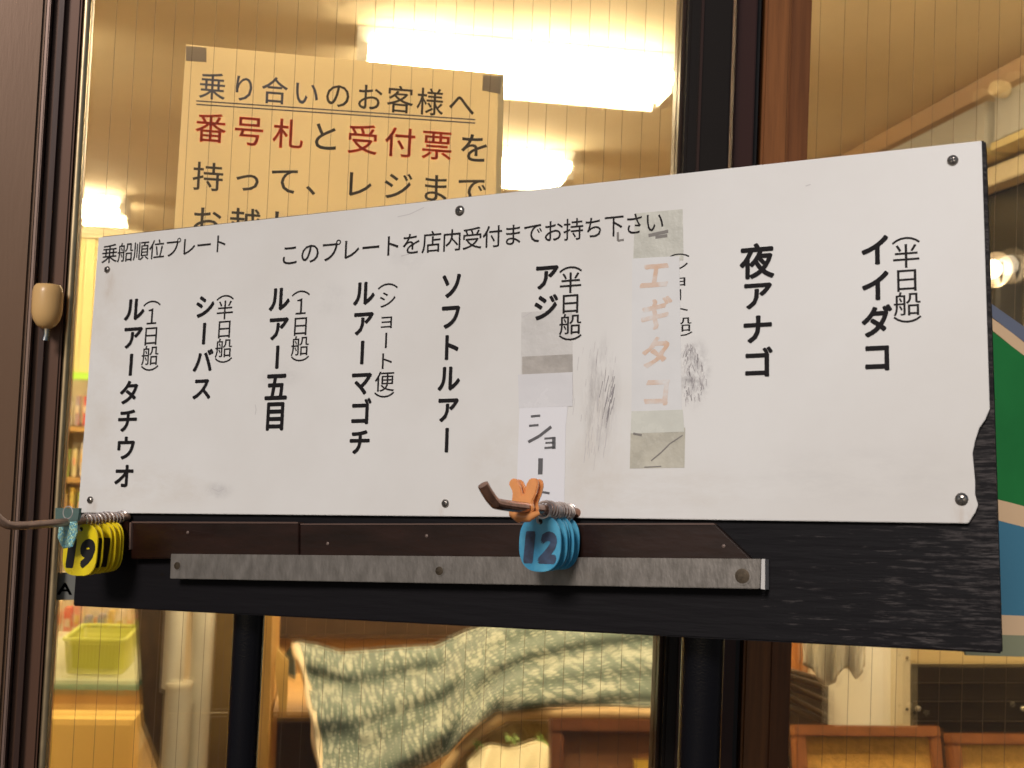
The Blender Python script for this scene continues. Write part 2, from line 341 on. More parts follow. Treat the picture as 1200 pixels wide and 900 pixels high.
rows = [
 (list(zip('乗り合いのお客様へ', (249, 286, 322, 359, 396, 433, 469, 504, 541), (33,)*9, (1, 1, 1, 1, 0, 0, 0, 0, 0))), lambda x: 101+(x-249)*.072, 35, .006),
 (list(zip('番号札と受付票を', (247, 292, 338, 381, 425, 469, 512, 556), (38,)*8, (2, 2, 2, 0, 2, 2, 2, 0))), lambda x: 150+(x-247)*.076, 38, .010),
 (list(zip('持って、レジまで', (244, 290, 334, 376, 420, 466, 510, 553), (38,)*8, (0,)*8)), lambda x: 207+(x-244)*.050, 37, .007),
 (list(zip('お越しください', (242, 287, 332, 376, 420, 464, 508), (38,)*7, (0,)*7)), lambda x: 259+(x-242)*.045, 37, .010)]
for it, fy, h, b in rows:
    mb = MB(); nrow(it, fy, h, mb, b); mb.build('lettering', [M_ink, M_inkb, M_inkr], no, fix=False)
for dy in (0, 4):
    MB().prism([onY(x, y, NY-.0005) for x, y in ((230, 117.5+dy), (557, 139.5+dy), (557, 141+dy), (230, 119+dy))], (0, .0001, 0)).build('underline', M_inkb, no)

# ================================================================= SIGN BOARD
LIFT = Vector((0, 0, 1))
sb = thing('sign_board', None, 'white Japanese boarding order sign screwed to a black wooden board with hooks below', 'sign', matrix=BM)
def loc(x, y, n): return pb3(x, y, n)
def wear(name, base, worn, sx, thresh):
    m = mat(name, base, .6, spec=.16, bump=.35, bscale=45, stretch=(.35, 3.2, 1)); t = m.node_tree; b = t.nodes['Principled BSDF']; L = t.links
    tc = t.nodes.new('ShaderNodeTexCoord'); mp = t.nodes.new('ShaderNodeMapping'); mp.inputs['Scale'].default_value = (26, 260, 30)
    n = t.nodes.new('ShaderNodeTexNoise'); n.inputs['Scale'].default_value = 1.6; n.inputs['Detail'].default_value = 8; n.inputs['Roughness'].default_value = .7
    L.new(tc.outputs['Object'], mp.inputs[0]); L.new(mp.outputs[0], n.inputs['Vector'])
    big = t.nodes.new('ShaderNodeTexNoise'); big.inputs['Scale'].default_value = 7; L.new(tc.outputs['Object'], big.inputs['Vector'])
    sp = t.nodes.new('ShaderNodeSeparateXYZ'); L.new(tc.outputs['Object'], sp.inputs[0])
    mr = t.nodes.new('ShaderNodeMapRange'); mr.inputs[1].default_value = .55; mr.inputs[2].default_value = sx; mr.inputs[3].default_value = -.12; mr.inputs[4].default_value = .13; L.new(sp.outputs[0], mr.inputs[0])
    a = t.nodes.new('ShaderNodeMath'); a.operation = 'ADD'; L.new(n.outputs[0], a.inputs[0]); L.new(mr.outputs[0], a.inputs[1])
    a2 = t.nodes.new('ShaderNodeMath'); a2.operation = 'MULTIPLY_ADD'; L.new(big.outputs[0], a2.inputs[0]); a2.inputs[1].default_value = .3; L.new(a.outputs[0], a2.inputs[2])
    cr = t.nodes.new('ShaderNodeValToRGB'); cr.color_ramp.elements[0].position = thresh; cr.color_ramp.elements[1].position = thresh+.14
    cr.color_ramp.elements[0].color = (*base, 1); cr.color_ramp.elements[1].color = (*worn, 1)
    L.new(a2.outputs[0], cr.inputs[0]); L.new(cr.outputs[0], b.inputs['Base Color']); return m
M_bwood = wear('black_painted_wood', (.0055, .0045, .0058), (.07, .06, .058), .83, .77)
corn = [loc(118, 277, 0), loc(1155, 164, 0), loc(1174, 766, 0), loc(85, 710, 0)]
MB().prism(corn, (0, 0, -.018)).build('backing_board', M_bwood, sb, local=True, bevel=.0012)
# white plate, its lower right corner broken away
pl = [(119, 279.5), (1150.5, 167), (1160, 480), (1155, 492), (1148, 502), (1143, 517), (1140, 532), (1141.5, 548), (1143, 565), (1143, 580), (1146.5, 592), (1143, 601), (1135, 613.5), (600, 606), (95, 601)]
M_plate = mat('white_plastic_plate', (.79, .775, .745), .42, var=.06, vscale=2.2, bump=.05, bscale=9, detail=9, col2=(.69, .66, .615))
MB().prism([loc(x, y, .0008) for x, y in pl], (0, 0, PN-.0008)).build('white_plate', M_plate, sb, local=True, bevel=.0004)
def smudge(m, spots):                              # rubbed ink and yellowing of pulled-off labels, plus warm left-end light as tint
    t = m.node_tree; b = t.nodes['Principled BSDF']; L = t.links; src = b.inputs['Base Color'].links[0].from_socket
    tc = t.nodes.new('ShaderNodeTexCoord')
    for (cx, cy, rx, ry, col, amt, st, sc_) in spots:
        mp = t.nodes.new('ShaderNodeMapping'); mp.vector_type = 'TEXTURE'; mp.inputs['Location'].default_value = (cx, cy, PN); mp.inputs['Scale'].default_value = (rx, ry, .05)
        L.new(tc.outputs['Object'], mp.inputs[0]); ln = t.nodes.new('ShaderNodeVectorMath'); ln.operation = 'LENGTH'; L.new(mp.outputs[0], ln.inputs[0])
        mr = t.nodes.new('ShaderNodeMapRange'); mr.interpolation_type = 'SMOOTHSTEP'; mr.inputs[1].default_value = 1; mr.inputs[2].default_value = .25; L.new(ln.outputs['Value'], mr.inputs[0])
        m2 = t.nodes.new('ShaderNodeMapping'); m2.inputs['Scale'].default_value = st; L.new(tc.outputs['Object'], m2.inputs[0])
        n = t.nodes.new('ShaderNodeTexNoise'); n.inputs['Scale'].default_value = sc_; n.inputs['Detail'].default_value = 8; n.inputs['Roughness'].default_value = .7; L.new(m2.outputs[0], n.inputs['Vector'])
        r2 = t.nodes.new('ShaderNodeMapRange'); r2.inputs[1].default_value = .42; r2.inputs[2].default_value = .68; r2.inputs[4].default_value = amt; L.new(n.outputs[0], r2.inputs[0])
        mu = t.nodes.new('ShaderNodeMath'); mu.operation = 'MULTIPLY'; L.new(mr.outputs[0], mu.inputs[0]); L.new(r2.outputs[0], mu.inputs[1])
        mx = t.nodes.new('ShaderNodeMix'); mx.data_type = 'RGBA'; L.new(mu.outputs[0], mx.inputs[0]); L.new(src, mx.inputs[6]); mx.inputs[7].default_value = (*col, 1); src = mx.outputs[2]
    L.new(src, b.inputs['Base Color'])
def at(x, y): return pb(x, y, PN)
gy = (.30, .28, .28); tn = (.58, .50, .40); wh = (1, 1, 1)
smudge(M_plate, [(*at(704, 465), .020, .060, gy, .75, (3, .6, 1), 45), (*at(813, 437), .017, .033, gy, .9, (1.2, 1, 1), 90), (*at(690, 520), .055, .085, tn, .45, (1, .5, 1), 12),
    (*at(590, 540), .045, .05, tn, .35, wh, 14), (*at(255, 575), .022, .010, gy, .35, wh, 50), (*at(385, 350), .03, .02, gy, .18, wh, 40), (*at(480, 300), .03, .02, gy, .18, wh, 40),
    (*at(330, 440), .03, .015, gy, .2, (1, 2, 1), 40), (*at(128, 335), .010, .022, (.45, .30, .18), .35, (3, 1, 1), 40), (*at(522, 600), .008, .014, (.45, .30, .18), .35, (3, 1, 1), 40),
    (*at(1128, 602), .010, .014, (.45, .30, .18), .35, (3, 1, 1), 40), (*at(108, 596), .010, .014, (.45, .30, .18), .35, (3, 1, 1), 40), (*at(760, 575), .12, .03, tn, .25, (1, 3, 1), 20),
    (*at(1000, 560), .12, .03, gy, .12, (1, 3, 1), 20), (*at(180, 570), .12, .03, tn, .3, (1, 2, 1), 20), (.02, -.14, .05, .2, tn, .35, wh, 10)])  # last spot tints in the warmer, dimmer light of the left end
M_ltr = mat('black_lettering', (.010, .008, .009), .7, spec=.2); M_thin = mat('grey_black_lettering', (.018, .015, .015), .7, spec=.2)
cols = [('ルアータチウオ', 158.5, 346, 144.5, 574, 24.5, .024), ('シーバス', 241, 343, 236, 471, 24, .024), ('ルアー五目', 328, 333, 322, 504, 25, .026),
        ('ルアーマゴチ', 427, 326, 421, 535, 26, .026), ('ソフトルアー', 530, 316, 523, 534, 27, .026), ('アジ', 641, 306, 639, 378, 30, .026),
        ('夜アナゴ', 887, 286, 888, 445, 37, .026), ('イイダコ', 1026, 272, 1028, 439, 37, .028)]
side = [('（１日船）', 179.5, 336, 174.5, 451, 19), ('（半日船）', 265, 330, 261, 441, 19), ('（１日船）', 353.5, 324, 351, 440, 20), ('（ショート便）', 455.5, 315, 449.5, 483, 22),
        ('（半日船）', 669, 295, 668, 416, 25), ('（ショート船）', 795, 285, 799, 406, 24), ('（半日船）', 1061, 258, 1064, 398, 31)]
for t_, x0, y0, x1, y1, w_, b in cols:
    mb = MB(); column(t_, x0, y0, x1, y1, w_, b*1.12, mb, n=PN+.0002); mb.build('lettering', M_ltr, sb, local=True, fix=False)
for t_, x0, y0, x1, y1, w_ in side:
    mb = MB(); column(t_, x0, y0, x1, y1, w_, .005, mb, n=PN+(.0002 if x0 == 669 else -.0001)); mb.build('lettering', M_thin, sb, local=True, fix=False)
def hrow(text, x0, y0, x1, y1, wf, hpx, bold):
    mb = MB(); k = len(text)
    for i, ch in enumerate(text):
        x = x0+(x1-x0)*(i+.5)/k; y = y0+(y1-y0)*(i+.5)/k
        u, v, wu, hv = cell(x, y, (x1-x0)/k, hpx); put(mb, ch, bold, u, v, wu*wf, hv, lambda a, b: Vector((a, b, PN+.0004)))
    mb.build('lettering', M_thin, sb, local=True, fix=False)
hrow('乗船順位プレート', 119.5, 298, 267, 284.5, 1.04, 24, .0015)
hrow('このプレートを店内受付までお持ち下さい', 328, 299.5, 779, 259, 1.03, 27.5, .003)
# strips of tape and paper on the plate
def thin(n): return PN+(n-PN)*.3
def strip(name, poly, n, m): return MB().prism([loc(x, y, thin(n)) for x, y in poly], (0, 0, -.00008)).build(name, m, sb, local=True)
strip('tape', [(611, 366), (670, 362), (672, 470), (610, 468)], PN+.0004, mat('old_tape', (.69, .665, .63), .3, var=.08, vscale=45, bump=.5, bscale=90))
strip('tape', [(612, 418), (671, 415), (671, 438), (612, 442)], PN+.0008, mat('brown_tape', (.50, .46, .415), .35, var=.2, vscale=60, bump=.5, bscale=90))
pap = strip('paper_label', [(610, 441), (666, 438), (665, 480), (663, 500), (661, 606), (604, 606), (606, 560)], PN+.0012, mat('white_paper', (.80, .79, .81), .5))
tag(pap, 'white paper slip with grey writing')
strip('tape', [(607, 439), (671, 436), (671, 476), (608, 478)], PN+.0016, mat('clear_tape', (.76, .745, .75), .25, var=.05, vscale=40))
mb = MB()
def stroke(mb, pts, wpx, n, mi=0):
    P = [loc(x, y, thin(n)+.00005) for x, y in pts]; wd_ = wpx*.00062
    for a, b in zip(P, P[1:]):
        d = (b-a); d.z = 0; d.normalize(); e = Vector((-d.y, d.x, 0))*wd_/2
        mb.add([a-e, b-e, b+e, a+e], [(0, 1, 2, 3)], mi)
n_ = PN+.0019
for s_, w_ in (([(622, 488), (633, 487)], 3), ([(620, 499), (631, 498)], 3), ([(619, 518), (632, 511), (646, 500)], 4), ([(638, 514), (650, 513)], 2.6), ([(649, 512), (649, 526)], 5), ([(639, 519), (649, 518.5)], 2.4), ([(638, 525), (650, 524)], 2.8), ([(633.5, 537), (633, 556)], 6.5), ([(631, 563), (630, 588)], 4), ([(632, 576), (644, 578)], 3)):
    stroke(mb, s_, w_, n_)
mb.build('handwriting', mat('grey_marker', (.11, .105, .11), .5), sb, local=True, fix=False)
strip('tape', [(744, 250), (800, 245), (801, 305), (742, 308)], PN+.0006, mat('green_grey_tape', (.65, .64, .56), .28, var=.10, vscale=50, bump=.5, bscale=90))
s7 = strip('paper_label', [(741, 303), (796, 300), (799, 484), (740, 486)], PN+.0009, mat('pale_paper', (.76, .755, .745), .4, var=.04, vscale=30)); tag(s7, 'pale strip with faded orange writing')
strip('tape', [(740, 482), (800, 480), (802, 506), (739, 508)], PN+.0013, mat('pale_green_tape', (.70, .70, .62), .25, var=.08, vscale=60))
strip('tape', [(739, 504), (803, 501), (802, 548), (738, 549)], PN+.0008, mat('yellowed_tape', (.62, .585, .48), .28, var=.18, vscale=50, bump=.6, bscale=80))
mb = MB()
for i, ch in enumerate('エギタコ'):
    u, v, wu, hv = cell(768+i*.5, 322+i*45.5, 38, 42, PN)
    put(mb, ch, .03, u, v, wu*.95, hv*.95, lambda a, b: Vector((a+.0007*math.sin(b*700), b, thin(PN+.0012))), slant=.12)
mb.build('faded_writing', mat('faded_orange', (.70, .47, .33), .5, col2=(.755, .735, .71), vscale=55), sb, local=True, fix=False)
mb = MB(); stroke(mb, [(763, 540), (775, 530), (785, 520), (800, 510)], 1.6, PN+.0012); stroke(mb, [(742, 508), (752, 510)], 2.6, PN+.0017); stroke(mb, [(760, 276), (783, 271)], 4.5, PN+.0010); stroke(mb, [(768, 278), (782, 276)], 4, PN+.0011)
stroke(mb, [(724, 272), (724, 282), (731, 281)], 3, PN+.0004); stroke(mb, [(755, 547.5), (775, 546.5)], 1.4, PN+.0012)
tag(mb.build('pen_mark', mat('grey_pen', (.22, .2, .18), .5), sb, local=True, fix=False), kind='stuff')
# scuffs left where old labels were pulled off
M_scuff = mat('grey_scuff', (.60, .57, .56), .6); M_scuffd = mat('dark_scuff', (.34, .315, .32), .6)
mb = MB()
for i in range(55):
    x = random.gauss(700, 12); y = random.uniform(400, 530); l = random.uniform(5, 26)
    stroke(mb, [(x, y), (x-l*.12, y+l)], random.uniform(.3, .9), PN+.0004, 0)
for i in range(22):
    x = random.gauss(712, 3.5)-(0); y = random.uniform(440, 490); l = random.uniform(6, 22); stroke(mb, [(x+3, y), (x-l*.22+3, y+l)], random.uniform(.5, 1.1), PN+.00055, 1)
for i in range(140):
    t = random.random(); x = 802+random.uniform(0, 27)*(1-abs(t-.6)); y = 402+t*66
    a = random.uniform(-.8, .8); l = random.uniform(3, 10); stroke(mb, [(x, y), (x+math.sin(a)*l*.4, y+math.cos(a)*l)], random.uniform(.4, 1.0), PN+.0004, 1 if random.random() < .35 else 0)
for p_ in ([(299, 474), (300, 480), (299, 486)], [(248, 572), (256, 576), (262, 573)], [(466, 254), (480, 251), (497, 243)], [(612, 372), (623, 366)], [(470, 300), (486, 296)], [(944, 218), (950, 216)]): stroke(mb, p_, 1.0, PN+.0004, 0)
tag(mb.build('scuff_mark', [M_scuff, M_scuffd], sb, local=True, fix=False), kind='stuff')
# screws
M_scr = mat('screw_steel', (.40, .36, .32), .28, metal=.9, var=.3, vscale=300); M_rec = mat('dark_recess', (.02, .016, .014), .6)
for x, y, r in ((1116.5, 188, 6.2), (539, 247, 7), (126, 316, 4.6), (106, 586, 4.8), (522, 590, 5.4), (1127, 585, 7)):
    p = loc(x, y, PN); R = r*.00064*(1.18 if x < 300 else 1.0)
    sc = MB().lathe(p+Vector((0, 0, .0002)), (0, 0, 1), [(R, 0), (R, .0006), (R*.8, .0016), (R*.5, .0021), (R*.2, .0023)], 20).build('screw', M_scr, sb, local=True, smooth=True)
    a = random.uniform(0, 1.5); mb = MB()
    for aa in (a, a+math.pi/2):
        e = Vector((math.cos(aa), math.sin(aa), 0)); g = Vector((-e.y, e.x, 0)); c_ = p+Vector((0, 0, .0019))
        mb.prism([c_-e*R*.55-g*R*.13, c_+e*R*.55-g*R*.13, c_+e*R*.55+g*R*.13, c_-e*R*.55+g*R*.13], (0, 0, .0009+.00003*(aa > a)))
    mb.build('slot', M_rec, sc, local=True)
# brown rail under the plate
M_rail = mat('brown_lacquered_rail', (.022, .0065, .0035), .30, spec=.35, var=.5, vscale=14, stretch=(1, 3, 1), bump=.12, bscale=60, coat=.12)
def railpart(name, poly, n, th, m, bev=.0008): return MB().prism([loc(x, y, n) for x, y in poly], (0, 0, -th)).build(name, m, sb, local=True, bevel=bev)
railpart('hook_rail', [(153, 612.5), (350, 613), (350, 652), (153, 655)], .012, .0117, M_rail)
railpart('hook_rail', [(351, 615), (838, 614.5), (881, 656), (351, 654)], .010, .0097, M_rail)
railpart('end_block', [(116, 611), (151, 611), (151, 645), (118, 647)], .014, .0137, M_rail)
railpart('bright_edge', [(151.5, 612), (153.5, 612), (152.5, 644), (150.5, 644)], .0146, .004, mat('highlight_and_edge_metal', (0, 0, 0)), .0003)
MB().prism([loc(x, y, .0124) for x, y in ((154, 611), (349, 611.6), (349, 613.5), (154, 613))], (0, 0, -.01)).build('rail_lip', mat('paler_brown_edge', (.10, .055, .04), .5), sb, local=True)  # paler brown line along the rail's top edge
MB().prism([loc(x, y, .0104) for x, y in ((352, 613.4), (836, 613.0), (838, 615), (352, 615.2))], (0, 0, -.008)).build('rail_lip', MATS['paler_brown_edge'], sb, local=True)
# galvanised strip
M_galv = mat('galvanised_steel', (.24, .215, .19), .40, metal=.45, col2=(.165, .147, .128), vscale=55, stretch=(2.2, .8, 1), bump=.15, bscale=200, detail=8)
gs = MB().prism([loc(x, y, .0155) for x, y in ((200, 649), (892, 655), (890, 690), (199, 678))], (0, 0, -.0025)).build('steel_strip', M_galv, sb, local=True, bevel=.0005)
MB().prism([loc(x, y, .0155) for x, y in ((892.4, 655), (896.5, 655), (896.5, 691), (891.5, 690))], (0, 0, -.013)).build('folded_end', mat('bright_steel', (.62, .60, .58), .35, metal=.4), gs, local=True)
for x, y, r in ((208, 663, 5), (515, 669, 5.2), (870, 675, 8)):
    p = loc(x, y, .0156); R = r*.00068
    h_ = MB().lathe(p, (0, 0, 1), [(R*1.25, 0), (R*1.25, .0004), (R, .0004)], 24).build('hole_rim', M_galv, gs, local=True)
    MB().lathe(p+Vector((0, 0, .0003)), (0, 0, 1), [(R, 0), (R, .0003), (R*.5, .0005)], 24).build('screw', mat('dull_screw', (.10, .075, .05), .4, metal=.7, var=.4, vscale=300), gs, local=True, smooth=True)
for x, y in ((220, 624), (384, 637), (500, 628), (848, 640)):
    p = loc(x, y, .0121 if x < 350 else .0101); MB().lathe(p, (0, 0, 1), [(.0016, 0), (.0014, .0005), (.0007, .0008)], 10).build('nail_head', mat('dull_nail', (.16, .11, .09), .5, metal=.3), sb, local=True, smooth=True)
# hooks
M_hook = mat('worn_copper_rod', (.42, .27, .19), .3, metal=.5, var=.3, vscale=120)
def smooth_path(P, k=6):
    out = []
    for i in range(len(P)-1):
        p0, p1, p2, p3 = P[max(i-1, 0)], P[i], P[i+1], P[min(i+2, len(P)-1)]
        for j in range(k):
            t = j/k; out.append(.5*((2*p1)+(p2-p0)*t+(2*p0-5*p1+4*p2-p3)*t*t+(3*p1-p0-3*p2+p3)*t**3))
    return out+[P[-1]]
hookL = [loc(150, 606, .004), loc(132, 607, .022), loc(100, 610, .055), loc(60, 613.5, .097), loc(20, 616, .136), loc(5, 613, .150), loc(-8, 600, .160), loc(-14, 585, .165)]
MB().tube(smooth_path(hookL), .0037, 12).build('hook', M_hook, sb, local=True, smooth=True)
hookC = [loc(676, 601, .004), loc(660, 600, .022), loc(640, 597.5, .056), loc(615, 595, .098), loc(585, 591, .135), loc(578, 587, .143), loc(571, 577, .150), loc(566, 568, .154)]
MB().tube(smooth_path(hookC), .0040, 14).build('hook', mat('worn_dark_copper_rod', (.40, .21, .14), .16, metal=.7, var=.4, vscale=150), sb, local=True, smooth=True)

# ================================================================= TAGS ON THE HOOKS
def tag_poly(w_, h_, p, k=40):
    P = []
    for i in range(k):
        a = 2*math.pi*i/k; c, s = math.cos(a), math.sin(a)
        P.append((w_/2*math.copysign(abs(c)**(2/p), c), -h_/2+h_/2*math.copysign(abs(s)**(2/p), s)))
    return P
def number_tag(px_, py_, n, w_, h_, p, num, m, mink, label, cat, group, tilt=0, shift=0):
    top = BM @ loc(px_, py_, n)
    Mx = BM.to_3x3().to_4x4() @ Matrix.Rotation(tilt, 4, 'Z'); Mx.translation = top
    t = thing('number_tag', None, label, cat, group, matrix=Mx)
    P = tag_poly(w_, h_, p); mb = MB(); mb.prism([Vector((x, y, .0012)) for x, y in P], (0, 0, -.0016)); mb.build('tag_plate', m, t, local=True, bevel=.0003)
    MB().lathe(Vector((0, -.0048, .0012)), (0, 0, 1), [(.0020, 0), (.0020, .0003), (.0012, .00035)], 14).build('eyelet', M_rec, t, local=True)
    mb = MB()
    k_ = len(num)
    for i, ch in enumerate(num):
        put(mb, ch, .11, (i-(k_-1)/2)*w_*.46-.0005+shift*w_, -h_*.57, w_*(.36 if ch != '1' else .19), h_*.47, lambda a, b: Vector((a, b, .00155)), fit=True, slant=.25)
    mb.build('number', mink, t, local=True, fix=False)
    rr = .0068; cy = .0008
    ring = [Vector((math.sin(a)*.0006+.001*math.sin(a*2), cy+rr*math.sin(a), rr*.55*math.cos(a))) for a in [i*2*math.pi/24 for i in range(25)]]
    MB().tube(ring, .0007, 6, cap=False).build('ring', mat('ring_steel', (.78, .68, .62), .22, metal=.6), t, local=True, smooth=True)
    MB().tube([q+Vector((0, 0, .0017)) for q in ring], .0007, 6, cap=False).build('ring', MATS['ring_steel'], t, local=True, smooth=True)
    return t
M_yel = mat('yellow_plastic', (.92, .72, .015), .28, col2=(.80, .60, .02), vscale=45, bump=.15, bscale=150); M_blu = mat('blue_plastic', (.10, .42, .60), .3, col2=(.045, .30, .52), vscale=45, bump=.15, bscale=150)
M_mark = mat('black_marker', (.012, .010, .012), .45); M_markb = mat('faded_marker', (.05, .09, .17), .45, col2=(.035, .045, .08), vscale=140)
ys = [(97, 614, .059, '19', 0), (103, 613.6, .052, '11', .02), (113.5, 612.6, .0395, '11', -.02), (118, 612, .0345, '7', .02), (124, 611.5, .0275, '1', .0), (127, 611, .0235, '3', .01)]
yl = ['yellow octagonal number tag marked 19, foremost in the stack on the left hook', 'second yellow tag from the front on the left hook, mostly behind the tag marked 19', 'middle yellow tag on the left hook with a bold black stroke showing',
      'fourth yellow tag from the front on the left hook, a thin yellow edge showing', 'fifth yellow tag from the front on the left hook, a narrow edge showing', 'yellow tag rearmost in the stack on the left hook, nearest the sign board']
for (x, y, n, num, tl), lb_ in zip(ys, yl):
    number_tag(x, y, n, .0400, .0465, 3.2, num, M_yel, M_mark, lb_, 'number tag', 'yellow number tags on the left hook', tl, .13 if num == '11' else 0)
bs = [(634, 604, .055, '12', 0), (641, 604, .043, '8', .02), (645, 603.5, .036, '13', -.02), (649, 603.5, .030, '9', .02), (657, 604, .0155, '1', -.03)]
bl = ['blue oval number tag marked 12, foremost on the middle hook', 'second blue tag from the front on the middle hook, just behind the tag marked 12', 'third blue tag from the front on the middle hook, only its edge showing',
      'fourth blue tag from the front on the middle hook, just left of the gap', 'blue tag rearmost on the middle hook, standing apart to the right with a dark stroke']
for (x, y, n, num, tl), lb_ in zip(bs, bl):
    number_tag(x, y, n, .0345, .0425, 2.55, num, M_blu, M_markb, lb_, 'number tag', 'blue number tags on the middle hook', tl)
# coil of spare rings round each rod
def coil(cx, cy, n0, n1, r, turns, name, label):
    a0 = loc(cx[0], cy[0], n0); a1 = loc(cx[1], cy[1], n1); ax = (a1-a0).normalized(); e = ax.orthogonal().normalized(); g = ax.cross(e)
    t = thing(name, None, label, 'ring', 'steel rings on the hooks', matrix=Matrix.Translation(BM @ a0) @ BM.to_3x3().to_4x4())
    N_ = turns*14; pts = [(a1-a0)*(i/N_)+(e*math.cos(i*2*math.pi/14)+g*math.sin(i*2*math.pi/14))*r*(1+.12*math.sin(i*.37)) for i in range(N_+1)]
    MB().tube(pts, .0008, 6).build('coil', MATS['ring_steel'], t, local=True, smooth=True); return t
coil((668, 636), (600.5, 597), .012, .062, .0062, 13, 'ring_coil', 'bright coil of steel rings round the middle hook above the blue tags')
coil((144, 97), (606, 610), .010, .060, .0054, 11, 'ring_coil', 'coil of coppery rings round the left hook above the yellow tags')
# glittery blue tag at the front of the left hook
g0 = BM @ loc(80, 606, .078)
gt = thing('glitter_tag', None, 'small glittery light blue tag hanging on the left hook in front of the yellow tags', 'tag', matrix=Matrix.Translation(g0) @ BM.to_3x3().to_4x4())
M_glit = mat('blue_glitter', (.10, .42, .62), .25, col2=(.55, .75, .45), vscale=420, bump=1, bscale=500, metal=.3)
MB().prism([Vector(p) for p in ((-.010, .002, 0), (.009, .002, 0), (.011, -.014, 0), (.007, -.026, 0), (-.004, -.028, 0), (-.011, -.018, 0))], (0, 0, -.002)).build('tag_plate', M_glit, gt, local=True, bevel=.0004)
MB().prism([Vector(p) for p in ((-.015, .008, .001), (.013, .008, .001), (.012, -.003, .001), (-.014, -.004, .001))], (0, 0, -.003)).build('clear_sleeve', mat('pale_teal_film', (.20, .30, .27), .2, transl=.5), gt, local=True)
MB().tube([Vector((.0055*math.cos(a), .004+.0055*math.sin(a), .0005)) for a in [i*math.pi/8 for i in range(17)]], .0007, 6, cap=False).build('ring', MATS['ring_steel'], gt, local=True)
# orange clip on the middle hook
c0 = BM @ loc(617, 597, .090)
ct = thing('clip', None, 'orange two pronged plastic clip gripping the middle hook', 'clip', matrix=Matrix.Translation(c0) @ BM.to_3x3().to_4x4())
def cl(x, y): u, v = pb(x, y, .090); u0, v0 = pb(617, 597, .090); return Vector((u-u0, v-v0, 0))
M_or = mat('orange_plastic', (1, .42, .14), .16, coat=.5, var=.15, vscale=100, transl=.15)
cp = [(599, 567), (603, 561), (609, 562), (613, 570), (615.5, 580), (618, 580), (620, 568), (624, 561), (632, 561), (634, 568), (631, 580), (627, 589), (629, 597), (622, 604), (610, 605), (602, 599), (603, 588), (604, 577)]
MB().prism([cl(x, y)+Vector((0, 0, .0055)) for x, y in cp], (0, 0, -.0035)).build('front_jaw', M_or, ct, local=True, bevel=.0008)
MB().prism([cl(x+2, y+.5)+Vector((0, 0, -.0005)) for x, y in cp], (0, 0, -.003)).build('back_jaw', M_or, ct, local=True, bevel=.0008)
MB().tube([cl(599, 596), cl(604, 602)+Vector((0, 0, .004)), cl(612, 606)+Vector((0, 0, .006)), cl(622, 606)+Vector((0, 0, .004)), cl(632, 601)], [.0015, .0035, .0045, .0038, .0015], 12).build('curled_lip', M_or, ct, local=True, smooth=True)

# ================================================================= POSTS
M_post = mat('black_gloss_paint', (.004, .004, .006), .18, bump=.16, bscale=600, spec=.4)
def post(x0, x1, y, dn, label):
    cxp = (x0+x1)/2; u, v = pb(cxp, 690, -dn); P = BM @ Vector((u, v, -dn)); 
    L_ = onY(x0, y, P.y); R_ = onY(x1, y, P.y); r = (R_.x-L_.x)/2; cx_ = (L_.x+R_.x)/2
    t = thing('post', (cx_, P.y, 0), label, 'post', 'black posts holding up the sign board')
    ztop = P.z+.05
    MB().tube([(cx_, P.y, .004), (cx_, P.y, 1.0), (cx_, P.y, ztop)], r, 36).build('pipe', M_post, t, smooth=True)
    MB().lathe((cx_, P.y, 0), (0, 0, 1), [(r*3, .0), (r*3, .008), (r*1.2, .009)], 24).build('base_plate', M_post, t)
    q_ = Vector((cx_, P.y-r*.2, P.z+.02)); MB().lathe(q_+Vector((0, 0, .0)), tuple(bN), [(r*.7, 0), (r*.7, dn-.0182)], 12).build('bracket', M_post, t)
post(269.5, 306.5, 800, .046, 'black glossy round post under the left half of the sign board')
post(798, 846, 800, .050, 'black glossy post under the right half of the sign board, before the brown stiles')

# ================================================================= STRIPED SIGN AT THE RIGHT
SY = -.035
ss = thing('striped_sign', tuple(onY(1180, 770, SY)), 'green and blue striped sign panel at the right edge beyond the sign board', 'sign')
def sq(a, b, m, name='stripe', th=.0, dy=0.0): return MB().prism([onY(x, y, SY-dy) for x, y in ((1128, a[0]), (1260, a[1]), (1255, b[1]), (1132, b[0]))], (0, .004, 0)).build(name, m, ss)
c_cr = mat('cream_stripe', (.72, .50, .30), .45); 
seq = [((332, 425), (347, 445), mat('grey_blue_stripe', (.14, .16, .22), .5)), ((347, 445), (362, 462), c_cr), ((362, 462), (575, 608), mat('green_stripe', (.015, .20, .045), .4, var=.2, vscale=6)), ((575, 608), (600, 632), c_cr),
       ((600, 632), (719, 724), mat('blue_stripe', (.06, .20, .30), .4)), ((719, 724), (743, 746), c_cr), ((743, 746), (768, 771), mat('grey_green_stripe', (.26, .27, .17), .5))]
for a, b, m in seq: sq(a, b, m)

